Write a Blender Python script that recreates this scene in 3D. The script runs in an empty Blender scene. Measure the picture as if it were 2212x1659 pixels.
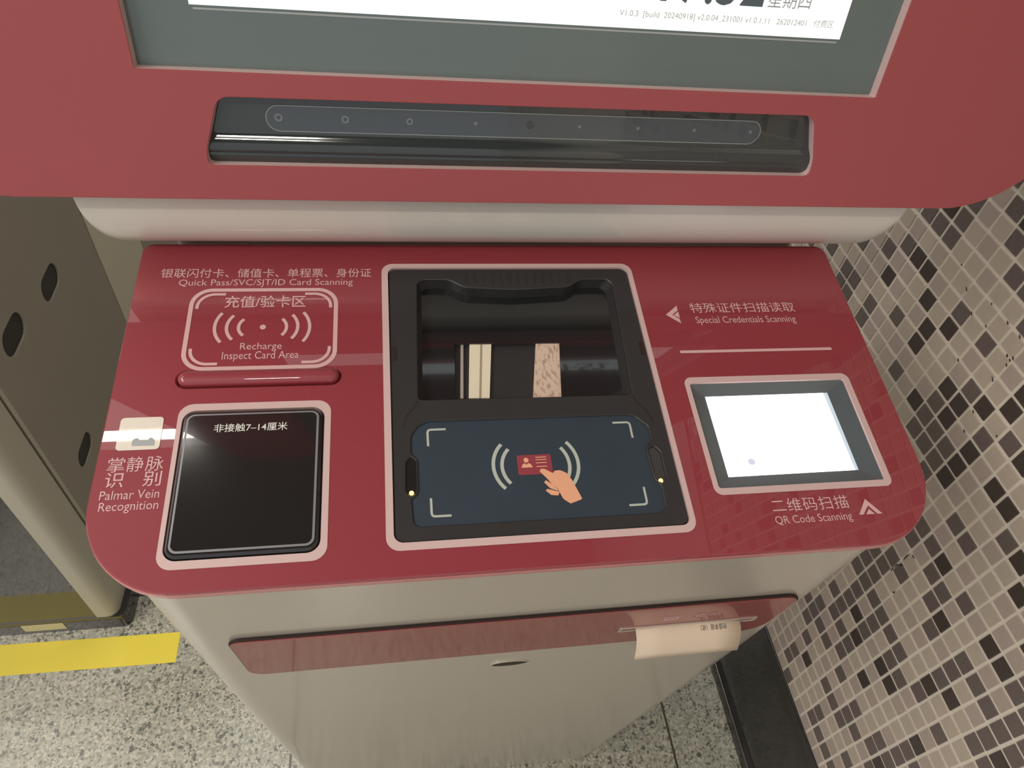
import bpy, bmesh, math, random
from mathutils import Vector, Matrix

# ------------------------------------------------------------------ camera
SC = bpy.context.scene
COL = SC.collection
CAMZ = 1.45
F_PX = 1534.756
cam_data = bpy.data.cameras.new('camera')
cam_data.sensor_fit = 'HORIZONTAL'
cam_data.sensor_width = 36.0
cam_data.lens = F_PX / 2212.0 * 36.0
cam_data.clip_start = 0.01
cam = bpy.data.objects.new('camera', cam_data)
COL.objects.link(cam)
R0 = (0.98668261, -0.12649767, 0.10225346)
R1 = (-0.02808804, -0.75170487, -0.65890125)
R2 = (0.1602139, 0.6472543, -0.74524719)
cam.matrix_world = Matrix(((R0[0], -R1[0], -R2[0], 0.0),
                           (R0[1], -R1[1], -R2[1], 0.0),
                           (R0[2], -R1[2], -R2[2], CAMZ),
                           (0, 0, 0, 1)))
SC.camera = cam

# ------------------------------------------------------------------ world, lights, exposure
SC.view_settings.view_transform = 'Standard'
SC.view_settings.look = 'None'
SC.view_settings.gamma = 1.0
SC.view_settings.use_curve_mapping = False
SC.view_settings.exposure = 0.0
world = bpy.data.worlds.new('station_hall')
SC.world = world
world.use_nodes = True
wn = world.node_tree.nodes
wn['Background'].inputs['Color'].default_value = (0.95, 0.96, 1.0, 1)
wn['Background'].inputs['Strength'].default_value = 0.58


def area_light(name, loc, sx, sy, radiance, color, rot=(0, 0, 0)):
    d = bpy.data.lights.new(name, 'AREA')
    d.shape = 'RECTANGLE'
    d.size = sx
    d.size_y = sy
    d.energy = radiance * math.pi * sx * sy
    d.color = color
    o = bpy.data.objects.new(name, d)
    COL.objects.link(o)
    o.location = loc
    o.rotation_euler = rot
    return o


# long tube whose reflection crosses the left of the console
area_light('tube_lamp', (-0.95, 0.985, 2.985), 2.5, 0.036, 38.0, (1.0, 0.95, 0.86))
# luminous ceiling field behind the machine
area_light('ceiling_panel_lamp', (-0.9, 1.75, 2.99), 3.0, 1.62, 1.5, (1.0, 0.97, 0.93))
# lamp above and behind the viewer
area_light('hall_lamp', (-0.435, -1.0, 2.98), 0.36, 0.12, 105.0, (1.0, 0.93, 0.82))
area_light('wall_fill_lamp', (-2.1, -0.7, 2.98), 1.0, 2.4, 10.0, (1.0, 0.93, 0.83))  # broad unseen lamp added to brighten the tiled wall

# ------------------------------------------------------------------ helpers
def tag(o, label=None, cat=None, group=None, kind=None):
    if label: o['label'] = label
    if cat: o['category'] = cat
    if group: o['group'] = group
    if kind: o['kind'] = kind
    return o


def empty(name, loc):
    o = bpy.data.objects.new(name, None)
    COL.objects.link(o)
    o.location = loc
    o.empty_display_size = 0.05
    return o


def obj(name, bm, mats, frame=None, parent=None, bevel=0.0, seg=2, smooth=False, angle=35):
    me = bpy.data.meshes.new(name)
    bmesh.ops.recalc_face_normals(bm, faces=bm.faces)
    bm.to_mesh(me)
    bm.free()
    if not isinstance(mats, (list, tuple)):
        mats = [mats]
    for m in mats:
        me.materials.append(m)
    o = bpy.data.objects.new(name, me)
    COL.objects.link(o)
    attach(o, frame, parent)
    if bevel > 0:
        md = o.modifiers.new('bevel', 'BEVEL')
        md.width = bevel
        md.segments = seg
        md.limit_method = 'ANGLE'
        md.angle_limit = math.radians(angle)
        md.harden_normals = True
    if smooth or bevel > 0:
        for p in me.polygons:
            p.use_smooth = True
        try:
            me.set_sharp_from_angle(angle=math.radians(40))
        except Exception:
            pass
    return o


def world_of(o):
    m = Matrix.Identity(4)
    chain = []
    while o is not None:
        chain.append(o)
        o = o.parent
    for c in reversed(chain):
        m = m @ c.matrix_parent_inverse @ c.matrix_basis
    return m


def attach(o, frame, parent):
    if parent is not None:
        o.parent = parent
        o.matrix_parent_inverse = world_of(parent).inverted()
    o.matrix_basis = frame.copy() if frame is not None else Matrix.Identity(4)


def rrect(x0, y0, x1, y1, r, n=7):
    if not isinstance(r, (list, tuple)):
        r = [r] * 4                      # BL, BR, TR, TL
    out = []
    cs = [(x0, y0, 1, 1, 180), (x1, y0, -1, 1, 270), (x1, y1, -1, -1, 0), (x0, y1, 1, -1, 90)]
    for (cx, cy, sx, sy, a0), rr in zip(cs, r):
        if rr <= 1e-7:
            out.append((cx, cy))
            continue
        ox, oy = cx + sx * rr, cy + sy * rr
        for k in range(n + 1):
            a = math.radians(a0 + 90.0 * k / n)
            out.append((ox + rr * math.cos(a), oy + rr * math.sin(a)))
    return out


def fillet(pts, r, n=4):
    """round every corner of a polygon"""
    out = []
    N = len(pts)
    for i in range(N):
        p = Vector(pts[i]); a = Vector(pts[i - 1]); b = Vector(pts[(i + 1) % N])
        da, db = (a - p), (b - p)
        rr = min(r, da.length * 0.45, db.length * 0.45)
        q0 = p + da.normalized() * rr
        q1 = p + db.normalized() * rr
        for k in range(n + 1):
            t = k / n
            v = q0 * (1 - t) ** 2 + p * 2 * t * (1 - t) + q1 * t * t
            out.append((v.x, v.y))
    return out


def loops_fill(bm, loops, z):
    es = []
    rings = []
    for lp in loops:
        vs = [bm.verts.new((x, y, z)) for x, y in lp]
        rings.append(vs)
        for i in range(len(vs)):
            es.append(bm.edges.new((vs[i], vs[(i + 1) % len(vs)])))
    bmesh.ops.triangle_fill(bm, use_beauty=True, use_dissolve=False, edges=es)
    return rings


def plate(bm, outer, holes, z0, z1):
    """a slab between z0 and z1 (z0<z1) with holes"""
    lo = loops_fill(bm, [outer] + list(holes), z0)
    hi = loops_fill(bm, [outer] + list(holes), z1)
    for a, b in zip(lo, hi):
        n = len(a)
        for i in range(n):
            j = (i + 1) % n
            bm.faces.new((a[i], a[j], b[j], b[i]))
    return bm


def offset(pts, d):
    """move a closed outline to its inner side by d (negative: outer side)"""
    N = len(pts)
    area = sum(pts[i][0] * pts[(i + 1) % N][1] - pts[(i + 1) % N][0] * pts[i][1] for i in range(N))
    sg = 1 if area > 0 else -1
    out = []
    for i in range(N):
        p = Vector(pts[i]); e0 = (p - Vector(pts[i - 1])); e1 = (Vector(pts[(i + 1) % N]) - p)
        if e0.length < 1e-9: e0 = e1
        if e1.length < 1e-9: e1 = e0
        n0 = Vector((-e0.y, e0.x)).normalized(); n1 = Vector((-e1.y, e1.x)).normalized()
        m = (n0 + n1)
        m = m.normalized() / max(0.35, math.sqrt((1 + max(-1, min(1, n0.dot(n1)))) / 2))
        q = p + m * d * sg
        out.append((q.x, q.y))
    return out


def plate_ch(bm, outer, holes, z0, z1, c):
    """slab whose upper edges carry a small chamfer"""
    lo = loops_fill(bm, [outer] + list(holes), z0)
    tops = [offset(outer, c)] + [offset(h, -c) for h in holes]
    hi = loops_fill(bm, tops, z1)
    for a, lp, b in zip(lo, [outer] + list(holes), hi):
        mid = [bm.verts.new((x, y, z1 - c)) for x, y in lp]
        n = len(a)
        for i in range(n):
            j = (i + 1) % n
            bm.faces.new((a[i], a[j], mid[j], mid[i]))
            bm.faces.new((mid[i], mid[j], b[j], b[i]))
    return bm


def flat(bm, outer, holes, z):
    loops_fill(bm, [outer] + list(holes), z)
    return bm


def loft(bm, rings, close=True, cap0=False, cap1=False, mat=0):
    """rings: list of lists of 3D points"""
    vr = [[bm.verts.new(p) for p in r] for r in rings]
    for a, b in zip(vr, vr[1:]):
        n = len(a)
        for i in range(n if close else n - 1):
            j = (i + 1) % n
            f = bm.faces.new((a[i], a[j], b[j], b[i]))
            f.material_index = mat
    if cap0: bm.faces.new(vr[0])
    if cap1: bm.faces.new(vr[-1])
    return vr


def ring3(pts, z):
    return [(x, y, z) for x, y in pts]


def box(bm, x0, y0, z0, x1, y1, z1, mat=0):
    v = [bm.verts.new(p) for p in ((x0, y0, z0), (x1, y0, z0), (x1, y1, z0), (x0, y1, z0),
                                   (x0, y0, z1), (x1, y0, z1), (x1, y1, z1), (x0, y1, z1))]
    for q in ((0, 3, 2, 1), (4, 5, 6, 7), (0, 1, 5, 4), (1, 2, 6, 5), (2, 3, 7, 6), (3, 0, 4, 7)):
        f = bm.faces.new([v[i] for i in q])
        f.material_index = mat
    return bm


def stroke(pts, w):
    """outline polygon of a polyline of width w"""
    P = [Vector(p) for p in pts]
    L, Rr = [], []
    for i, p in enumerate(P):
        if i == 0: d = P[1] - P[0]
        elif i == len(P) - 1: d = P[-1] - P[-2]
        else: d = (P[i + 1] - P[i]).normalized() + (P[i] - P[i - 1]).normalized()
        d.normalize()
        nrm = Vector((-d.y, d.x))
        L.append(p + nrm * w / 2)
        Rr.append(p - nrm * w / 2)
    return L, Rr


def add_stroke(bm, pts, w, z):
    L, Rr = stroke(pts, w)
    a = [bm.verts.new((p.x, p.y, z)) for p in L]
    b = [bm.verts.new((p.x, p.y, z)) for p in Rr]
    for i in range(len(a) - 1):
        bm.faces.new((a[i], b[i], b[i + 1], a[i + 1]))


def arc3(p0, p1, p2, n=14):
    ax, ay = p0; bx, by = p1; cx, cy = p2
    d = 2 * (ax * (by - cy) + bx * (cy - ay) + cx * (ay - by))
    ux = ((ax * ax + ay * ay) * (by - cy) + (bx * bx + by * by) * (cy - ay) + (cx * cx + cy * cy) * (ay - by)) / d
    uy = ((ax * ax + ay * ay) * (cx - bx) + (bx * bx + by * by) * (ax - cx) + (cx * cx + cy * cy) * (bx - ax)) / d
    r = math.hypot(ax - ux, ay - uy)
    a0 = math.atan2(ay - uy, ax - ux); a1 = math.atan2(by - uy, bx - ux); a2 = math.atan2(cy - uy, cx - ux)
    while a1 - a0 > math.pi: a1 -= 2 * math.pi
    while a1 - a0 < -math.pi: a1 += 2 * math.pi
    while a2 - a1 > math.pi: a2 -= 2 * math.pi
    while a2 - a1 < -math.pi: a2 += 2 * math.pi
    return [(ux + r * math.cos(a0 + (a2 - a0) * k / n), uy + r * math.sin(a0 + (a2 - a0) * k / n)) for k in range(n + 1)]


def mm(pts):
    return [(x * 0.001, y * 0.001) for x, y in pts]


def text(name, s, x0, x1, y0, y1, z, mat, frame, parent, weight=0.0, flip=False, spacing=1.0):
    """lettering fitted to a box (mm) lying on a plane of the frame"""
    cu = bpy.data.curves.new(name, 'FONT')
    cu.body = s
    cu.size = 1.0
    cu.offset = weight
    cu.space_character = spacing
    cu.resolution_u = 3
    t = bpy.data.objects.new(name, cu)
    COL.objects.link(t)
    dg = bpy.context.evaluated_depsgraph_get()
    dg.update()
    me = bpy.data.meshes.new_from_object(t.evaluated_get(dg))
    bpy.data.objects.remove(t)
    bpy.data.curves.remove(cu)
    xs = [v.co.x for v in me.vertices]; ys = [v.co.y for v in me.vertices]
    ax, bx, ay, by = min(xs), max(xs), min(ys), max(ys)
    for v in me.vertices:
        u = (v.co.x - ax) / (bx - ax); w = (v.co.y - ay) / (by - ay)
        if flip: u, w = 1 - u, 1 - w
        v.co = Vector(((x0 + (x1 - x0) * u) * 0.001, (y0 + (y1 - y0) * w) * 0.001, z))
    me.name = name
    me.materials.clear()
    me.materials.append(mat)
    for p in me.polygons:
        p.material_index = 0
    o = bpy.data.objects.new(name, me)
    COL.objects.link(o)
    attach(o, frame, parent)
    return o


# ------------------------------------------------------------------ materials
def srgb(r, g, b):
    f = lambda c: (c / 255 / 12.92) if c / 255 <= 0.04045 else ((c / 255 + 0.055) / 1.055) ** 2.4
    return (f(r), f(g), f(b), 1)


def mat(name, col, rough=0.5, metal=0.0, coat=0.0, coat_rough=0.03, spec=0.5, noise=0.0, nscale=40, bump=0.0, bscale=400, ior=1.5):
    m = bpy.data.materials.new(name)
    m.use_nodes = True
    nt = m.node_tree
    b = nt.nodes['Principled BSDF']
    b.inputs['Base Color'].default_value = col
    b.inputs['Roughness'].default_value = rough
    b.inputs['Metallic'].default_value = metal
    b.inputs['Coat Weight'].default_value = coat
    b.inputs['Coat Roughness'].default_value = coat_rough
    b.inputs['Specular IOR Level'].default_value = spec
    b.inputs['IOR'].default_value = ior
    tc = nt.nodes.new('ShaderNodeTexCoord')
    if noise > 0:
        n = nt.nodes.new('ShaderNodeTexNoise')
        n.inputs['Scale'].default_value = nscale
        n.inputs['Detail'].default_value = 4
        nt.links.new(tc.outputs['Object'], n.inputs['Vector'])
        mp = nt.nodes.new('ShaderNodeMapRange')
        mp.inputs['To Min'].default_value = 1 - noise
        mp.inputs['To Max'].default_value = 1 + noise
        nt.links.new(n.outputs['Fac'], mp.inputs['Value'])
        mx = nt.nodes.new('ShaderNodeMix')
        mx.data_type = 'RGBA'
        mx.blend_type = 'MULTIPLY'
        mx.inputs['Factor'].default_value = 1
        mx.inputs['A'].default_value = col
        nt.links.new(mp.outputs['Result'], mx.inputs['B'])
        nt.links.new(mx.outputs['Result'], b.inputs['Base Color'])
    if bump > 0:
        n2 = nt.nodes.new('ShaderNodeTexNoise')
        n2.inputs['Scale'].default_value = bscale
        n2.inputs['Detail'].default_value = 2
        nt.links.new(tc.outputs['Object'], n2.inputs['Vector'])
        bp = nt.nodes.new('ShaderNodeBump')
        bp.inputs['Strength'].default_value = bump
        bp.inputs['Distance'].default_value = 0.001
        nt.links.new(n2.outputs['Fac'], bp.inputs['Height'])
        nt.links.new(bp.outputs['Normal'], b.inputs['Normal'])
    return m


def emis(name, col, strength):
    m = bpy.data.materials.new(name)
    m.use_nodes = True
    b = m.node_tree.nodes['Principled BSDF']
    b.inputs['Base Color'].default_value = (0.02, 0.02, 0.02, 1)
    b.inputs['Emission Color'].default_value = col
    b.inputs['Emission Strength'].default_value = strength
    return m


M = {}
M['panel_red'] = mat('matte_red_panel', srgb(166, 80, 84), 0.42, spec=0.5, noise=0.03, nscale=9, bump=0.06, bscale=900)
M['console_red'] = mat('glossy_red_acrylic', srgb(146, 50, 60), 0.5, coat=1.0, coat_rough=0.012, noise=0.05, nscale=14)
M['acrylic_edge'] = mat('acrylic_edge_pink', srgb(206, 140, 138), 0.3, coat=0.3)
M['bezel_white'] = mat('pale_pink_printed_border', srgb(212, 184, 182), 0.45)
M['ink'] = mat('pale_pink_ink', srgb(218, 178, 178), 0.5)
M['ink_white'] = mat('white_ink', srgb(226, 226, 222), 0.5)
M['ink_grey'] = mat('grey_ink', srgb(170, 176, 178), 0.5)
M['cabinet'] = mat('warm_white_powder_coat', srgb(192, 184, 171), 0.26, coat=0.5, coat_rough=0.14, noise=0.03, nscale=6)
M['casing'] = mat('warm_white_casing', srgb(222, 219, 210), 0.36, coat=0.6, coat_rough=0.1)
M['strip_red'] = mat('dark_red_acrylic_strip', srgb(146, 66, 64), 0.4, coat=0.7, coat_rough=0.06)
M['gap'] = mat('gap_and_lip_shade', srgb(44, 24, 22), 0.7)
M['black_gloss'] = mat('black_glass', srgb(34, 31, 31), 0.12, coat=0.8, coat_rough=0.02)
M['black_plastic'] = mat('black_plastic', srgb(50, 49, 50), 0.42, noise=0.08, nscale=60, bump=0.08, bscale=1500)
M['black_dark'] = mat('dark_scanner_glass', srgb(30, 32, 33), 0.1, coat=0.6, coat_rough=0.03)
M['display_bezel'] = mat('hazed_display_glass', srgb(104, 118, 117), 0.22, coat=0.4, coat_rough=0.08, noise=0.06, nscale=8)  # black glass; lens haze around the screen is mixed into this grey-green
M['frame_line'] = mat('silver_line', srgb(150, 152, 158), 0.35, metal=0.4)
M['navy'] = mat('navy_pad', srgb(48, 61, 73), 0.5, noise=0.1, nscale=50)
M['pad_line'] = mat('pad_pale_line', srgb(186, 194, 184), 0.5)
M['card_red'] = mat('card_pictogram_red', srgb(150, 62, 74), 0.5)
M['skin'] = mat('hand_pictogram_peach', srgb(238, 176, 140), 0.5)
M['cream'] = mat('mirrored_cream', srgb(238, 228, 204), 0.5)  # cream tone of the reflection in the scanner mirror
M['cream_dark'] = mat('mirrored_cream_dark', srgb(170, 158, 132), 0.5)
M['screen_cool'] = emis('lit_screen_cool_white', (0.93, 1.0, 0.98, 1), 1.25)
M['screen_dim'] = emis('dimmed_unseen_screen', (0.5, 0.14, 0.14, 1), 0.16)
M['scan_bezel'] = mat('hazed_scan_bezel', srgb(88, 96, 100), 0.3, coat=0.4)  # black plastic, with flare and screen spill put into its colour
M['scan_light'] = emis('lit_scan_window', (0.95, 1.0, 0.99, 1), 3.2)
M['scan_edge'] = emis('dim_lit_edge', (0.80, 0.92, 1.0, 1), 0.75)
M['led'] = emis('amber_indicator', (1.0, 0.62, 0.12, 1), 5.0)
M['clock_ink'] = mat('screen_dark_digits', srgb(92, 104, 112), 0.6)
M['screen_ink'] = mat('screen_light_digits', srgb(190, 196, 184), 0.6)
M['dot'] = mat('sensor_lens', srgb(112, 122, 124), 0.2, coat=0.5)
M['sensor_pill'] = mat('sensor_window_glass', srgb(72, 80, 86), 0.14, coat=0.6)
M['sensor_bar'] = mat('sensor_bar_glass', srgb(48, 54, 55), 0.1, coat=1.0, coat_rough=0.02)
M['pill_line'] = mat('sensor_groove_line', srgb(150, 158, 158), 0.3)
M['paper'] = mat('thermal_paper', srgb(226, 208, 186), 0.75)
M['paper_ink'] = mat('paper_ink', srgb(60, 58, 56), 0.7)
M['steel'] = mat('brushed_steel', srgb(206, 196, 188), 0.4, metal=0.5)
M['highlight_metal'] = mat('skirting_highlight_metal', srgb(150, 148, 144), 0.22, metal=0.9)  # bright metal standing in for the highlight on the skirting foot
M['hole'] = mat('dark_hole', srgb(50, 42, 32), 0.6)
M['tape'] = mat('yellow_tape', srgb(236, 216, 74), 0.4, noise=0.05, nscale=14, coat=0.2)
M['gate_grey'] = mat('gate_dark_grey_door', srgb(150, 143, 130), 0.42, noise=0.06, nscale=5)
M['gate_light'] = mat('gate_satin_grey_post', srgb(182, 177, 162), 0.38)
M['gate_side'] = mat('gate_far_panel', srgb(206, 200, 180), 0.5)
M['gate_gloss'] = mat('gate_black_glass', srgb(38, 38, 36), 0.05, ior=1.62)
M['plinth'] = mat('gate_black_plinth', srgb(36, 34, 33), 0.1, ior=1.62)
M['plate'] = mat('gate_label_plate', srgb(208, 200, 160), 0.5)
M['slot'] = mat('gate_slot_dark', srgb(42, 37, 34), 0.5)
M['black_board'] = mat('black_skirting', srgb(46, 45, 44), 0.25, noise=0.5, nscale=30, coat=0.5, coat_rough=0.06)
M['molding'] = mat('black_molding', srgb(40, 40, 41), 0.22, coat=0.5, coat_rough=0.1)
M['grout'] = mat('grout', srgb(232, 222, 208), 0.8, noise=0.10, nscale=60)
M['tile_light'] = mat('tile_warm_grey', srgb(194, 180, 165), 0.35, noise=0.07, nscale=160)
M['tile_light_b'] = mat('tile_pinkish_grey', srgb(184, 168, 158), 0.35, noise=0.07, nscale=160)
M['tile_dark'] = mat('tile_dark_grey', srgb(112, 100, 96), 0.32, noise=0.16, nscale=220)
M['tile_black'] = mat('tile_near_black', srgb(76, 66, 62), 0.3, noise=0.3, nscale=260)
M['chip'] = mat('dark_grout_chip', srgb(52, 46, 42), 0.8)
M['upper_wall'] = mat('pale_upper_wall', srgb(196, 190, 184), 0.6, noise=0.1, nscale=12)
M['ceiling'] = mat('grey_ceiling', srgb(128, 124, 120), 0.8)
M['icon_white'] = mat('white_sticker', srgb(230, 222, 208), 0.35, coat=0.4, noise=0.03, nscale=120)


def granite():
    m = bpy.data.materials.new('speckled_granite')
    m.use_nodes = True
    nt = m.node_tree
    N, Lk = nt.nodes, nt.links
    b = N['Principled BSDF']
    b.inputs['Roughness'].default_value = 0.28
    b.inputs['Coat Weight'].default_value = 0.6
    b.inputs['Coat Roughness'].default_value = 0.12
    tc = N.new('ShaderNodeTexCoord')

    def vor(scale, rnd=1.0):
        v = N.new('ShaderNodeTexVoronoi')
        v.inputs['Scale'].default_value = scale
        v.inputs['Randomness'].default_value = rnd
        nz = N.new('ShaderNodeTexNoise')
        nz.inputs['Scale'].default_value = scale * 1.3
        nz.inputs['Detail'].default_value = 2
        Lk.new(tc.outputs['Object'], nz.inputs['Vector'])
        mx = N.new('ShaderNodeMix'); mx.data_type = 'RGBA'; mx.blend_type = 'LINEAR_LIGHT'
        mx.inputs['Factor'].default_value = 0.7 / scale
        Lk.new(tc.outputs['Object'], mx.inputs['A'])
        Lk.new(nz.outputs['Color'], mx.inputs['B'])
        Lk.new(mx.outputs['Result'], v.inputs['Vector'])
        sp = N.new('ShaderNodeSeparateColor')
        Lk.new(v.outputs['Color'], sp.inputs['Color'])
        return sp.outputs['Red']

    def ramp(fac, stops, const=True):
        r = N.new('ShaderNodeValToRGB')
        r.color_ramp.interpolation = 'CONSTANT' if const else 'LINEAR'
        e = r.color_ramp.elements
        e[0].position, e[0].color = stops[0]
        e[1].position, e[1].color = stops[1]
        for p, c in stops[2:]:
            k = e.new(p); k.color = c
        Lk.new(fac, r.inputs['Fac'])
        return r.outputs['Color']

    base = ramp(vor(250), [(0.0, srgb(146, 145, 132)), (0.22, srgb(174, 173, 158)), (0.45, srgb(164, 164, 150)),
                           (0.6, srgb(194, 190, 174)), (0.78, srgb(170, 168, 153)), (0.9, srgb(156, 154, 142))])
    dark = ramp(vor(290), [(0.0, (1, 1, 1, 1)), (0.12, (0, 0, 0, 1))])
    big = ramp(vor(170), [(0.0, (1, 1, 1, 1)), (0.05, (0, 0, 0, 1))])
    m1 = N.new('ShaderNodeMix'); m1.data_type = 'RGBA'
    Lk.new(dark, m1.inputs['Factor']); Lk.new(base, m1.inputs['A'])
    m1.inputs['B'].default_value = srgb(112, 107, 94)
    m2 = N.new('ShaderNodeMix'); m2.data_type = 'RGBA'
    Lk.new(big, m2.inputs['Factor']); Lk.new(m1.outputs['Result'], m2.inputs['A'])
    m2.inputs['B'].default_value = srgb(92, 96, 88)
    # joints between slabs
    sx = N.new('ShaderNodeSeparateXYZ')
    Lk.new(tc.outputs['Object'], sx.inputs['Vector'])

    def joint(out, off, pitch, w):
        a = N.new('ShaderNodeMath'); a.operation = 'ADD'; a.inputs[1].default_value = off
        Lk.new(out, a.inputs[0])
        p = N.new('ShaderNodeMath'); p.operation = 'PINGPONG'; p.inputs[1].default_value = pitch / 2
        Lk.new(a.outputs[0], p.inputs[0])
        c = N.new('ShaderNodeMath'); c.operation = 'LESS_THAN'; c.inputs[1].default_value = w / 2
        Lk.new(p.outputs[0], c.inputs[0])
        return c.outputs[0]
    j1 = joint(sx.outputs['X'], 0.209, 0.714, 0.0045)
    j2 = joint(sx.outputs['Y'], 0.0, 0.714, 0.0045)
    mxm = N.new('ShaderNodeMath'); mxm.operation = 'MAXIMUM'
    Lk.new(j1, mxm.inputs[0]); Lk.new(j2, mxm.inputs[1])
    m3 = N.new('ShaderNodeMix'); m3.data_type = 'RGBA'
    Lk.new(mxm.outputs[0], m3.inputs['Factor']); Lk.new(m2.outputs['Result'], m3.inputs['A'])
    m3.inputs['B'].default_value = srgb(70, 66, 54)
    Lk.new(m3.outputs['Result'], b.inputs['Base Color'])
    return m


M['granite'] = granite()


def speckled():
    m = mat('mirrored_pink_speckle', srgb(206, 178, 158), 0.6)  # stone reflected in the scanner mirror, painted as a plate
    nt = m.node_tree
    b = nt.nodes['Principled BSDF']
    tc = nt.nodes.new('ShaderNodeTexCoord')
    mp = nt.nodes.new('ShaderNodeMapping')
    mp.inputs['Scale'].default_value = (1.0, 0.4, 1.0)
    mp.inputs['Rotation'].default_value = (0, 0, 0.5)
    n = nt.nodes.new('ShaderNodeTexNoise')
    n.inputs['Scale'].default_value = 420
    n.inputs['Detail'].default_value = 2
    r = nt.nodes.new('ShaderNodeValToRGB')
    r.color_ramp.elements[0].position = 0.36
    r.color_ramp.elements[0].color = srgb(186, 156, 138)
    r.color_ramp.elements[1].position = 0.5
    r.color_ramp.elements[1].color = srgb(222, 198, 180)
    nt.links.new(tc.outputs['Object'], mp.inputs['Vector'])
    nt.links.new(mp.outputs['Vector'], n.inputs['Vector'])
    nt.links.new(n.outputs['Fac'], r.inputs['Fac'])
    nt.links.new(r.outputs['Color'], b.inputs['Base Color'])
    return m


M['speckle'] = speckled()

# ------------------------------------------------------------------ setting
WX = 0.642
bm = bmesh.new()
vs = [bm.verts.new(p) for p in ((-4, -3.2, 0), (WX + 0.1, -3.2, 0), (WX + 0.1, 4.5, 0), (-4, 4.5, 0))]
bm.faces.new(vs)
tag(obj('floor', bm, M['granite']), kind='structure')

bm = bmesh.new()
box(bm, -4, -3.2, 3.0, WX + 0.1, 4.5, 3.1)
tag(obj('ceiling', bm, M['ceiling']), kind='structure')

DARK = "-48:13;-47:7,8,9,10,14;-46:10,14;-45:7,13k;-44:9,10,11,14;-43:6,8,9,15;-42:6k,7,9,11,13,14,15,16;-41:6,7,12,15;-40:6,10k,12,13,14;-39:5,6,12k,14,15;-38:6k,9k,10k,12,13k,14;-37:9,10,12,14;-36:6,8,10,11,12,13,14,15;-35:8k,14,15;-34:4,5,7k,8,14,15;-33:4k,5,8,10,13,14;-32:4,5,6,7,8,10k,11;-31:4,5,11,12,14;-30:5,6,7k,8k,10,12k,13,14;-29:6;-28:7k,12,13,16;-27:9k,15k,16,17,18;-26:10k,11,15k,16,17,18,19k,21,25,27,28;-25:12k,13k,15k,17k,18,25,27,28,30;-24:15,17k,18k,21k,23,30;-23:13k,14,16k,17,21k,25k,28;-22:15k,20k,22k,26;-21:15k,18,20,23k,24k,25;-20:27;-19:17,23,24,25;-18:18,19,23,24k;-17:20,23;-16:20k,21;-15:22"
dark = {}
for row in DARK.split(';'):
    j, items = row.split(':')
    for it in items.split(','):
        dark[(int(it.rstrip('k')), int(j))] = 3 if it.endswith('k') else 2

# tiled wall: grout bed plus every mosaic tile, one mesh (surface pattern of the wall)
rng = random.Random(7)
P = 0.025
bm = bmesh.new()
zt0 = CAMZ + (-48 + 0.40) * P
zt1 = CAMZ + (24 + 0.40) * P
box(bm, WX + 0.0016, -3.2, 0.0, WX + 0.1, 4.5, zt1, 0)
for j in range(-48, 24):
    for i in range(-44, 84):
        y0 = (i + 0.5) * P; z0 = CAMZ + (j + 0.40) * P
        k = dark.get((i, j))
        if k is None:
            seen = 3 <= i <= 31 and j <= -14
            q = rng.random()
            if not seen and q < 0.17: k = 2
            elif not seen and q < 0.22: k = 3
            else: k = 1 if rng.random() < 0.62 else 4
        g = 0.0018
        dy, dz = rng.uniform(-.0004, .0004), rng.uniform(-.0004, .0004)
        a, b_, c, d = y0 + g + dy, y0 + P - g + dy, z0 + g + dz, z0 + P - g + dz
        e = 0.0007
        v = [bm.verts.new(p) for p in ((WX + .002, a, c), (WX + .002, b_, c), (WX + .002, b_, d), (WX + .002, a, d),
                                       (WX, a + e, c + e), (WX, b_ - e, c + e), (WX, b_ - e, d - e), (WX, a + e, d - e))]
        for q4 in ((4, 7, 6, 5), (0, 4, 5, 1), (1, 5, 6, 2), (2, 6, 7, 3), (3, 7, 4, 0)):
            f = bm.faces.new([v[t] for t in q4])
            f.material_index = k
CHIP_LIST = [(0.4874, 0.9086, 5.0, 0.6), (0.4396, 0.9596, 4.0, 0.6), (0.4381, 0.9638, 6.0, 0.6), (0.4454, 0.9606, 5.0, 0.6), (0.4386, 0.9529, 5.0, 0.6), (0.4393, 0.9293, 8.0, 0.6), (0.4297, 0.8845, 6.0, 0.6), (0.4218, 0.8591, 5.0, 0.6), (0.3903, 0.8912, 4.0, 0.6), (0.488, 0.9625, 5.0, 0.6), (0.4491, 0.9852, 7.0, 0.6), (0.538, 0.9725, 7.0, 0.6), (0.5124, 0.9583, 8.0, 0.6), (0.5, 0.9842, 4.0, 0.6), (0.4706, 0.9848, 5.0, 0.6), (0.5637, 0.9866, 3.0, 0.6), (0.3616, 0.6375, 10.7, 1.44), (0.3615, 0.6475, 9.5, 1.72), (0.3577, 0.6567, 11.0, 2.18), (0.3609, 0.6726, 15.8, 1.54), (0.3548, 0.6846, 6.4, -3.09), (0.3374, 0.6194, 5.9, 1.62)]
for cy_, cz_, ln, an in CHIP_LIST:
    pts = []
    for k in range(9):
        a = 2 * math.pi * k / 9
        rr_ = rng.uniform(0.6, 1.1)
        u, w = ln * 0.0005 * rr_ * math.cos(a), 0.0011 * rr_ * math.sin(a)
        pts.append((WX - 0.0004, cy_ + u * math.cos(an) - w * math.sin(an), cz_ + u * math.sin(an) + w * math.cos(an)))
    f = bm.faces.new([bm.verts.new(p) for p in pts])
    f.material_index = 6
box(bm, WX - 0.004, -3.2, zt1, WX + 0.1, 4.5, 3.0, 5)
tag(obj('wall_right', bm, [M['grout'], M['tile_light'], M['tile_dark'], M['tile_black'], M['tile_light_b'], M['upper_wall'], M['chip']]),
    kind='structure')

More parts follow.
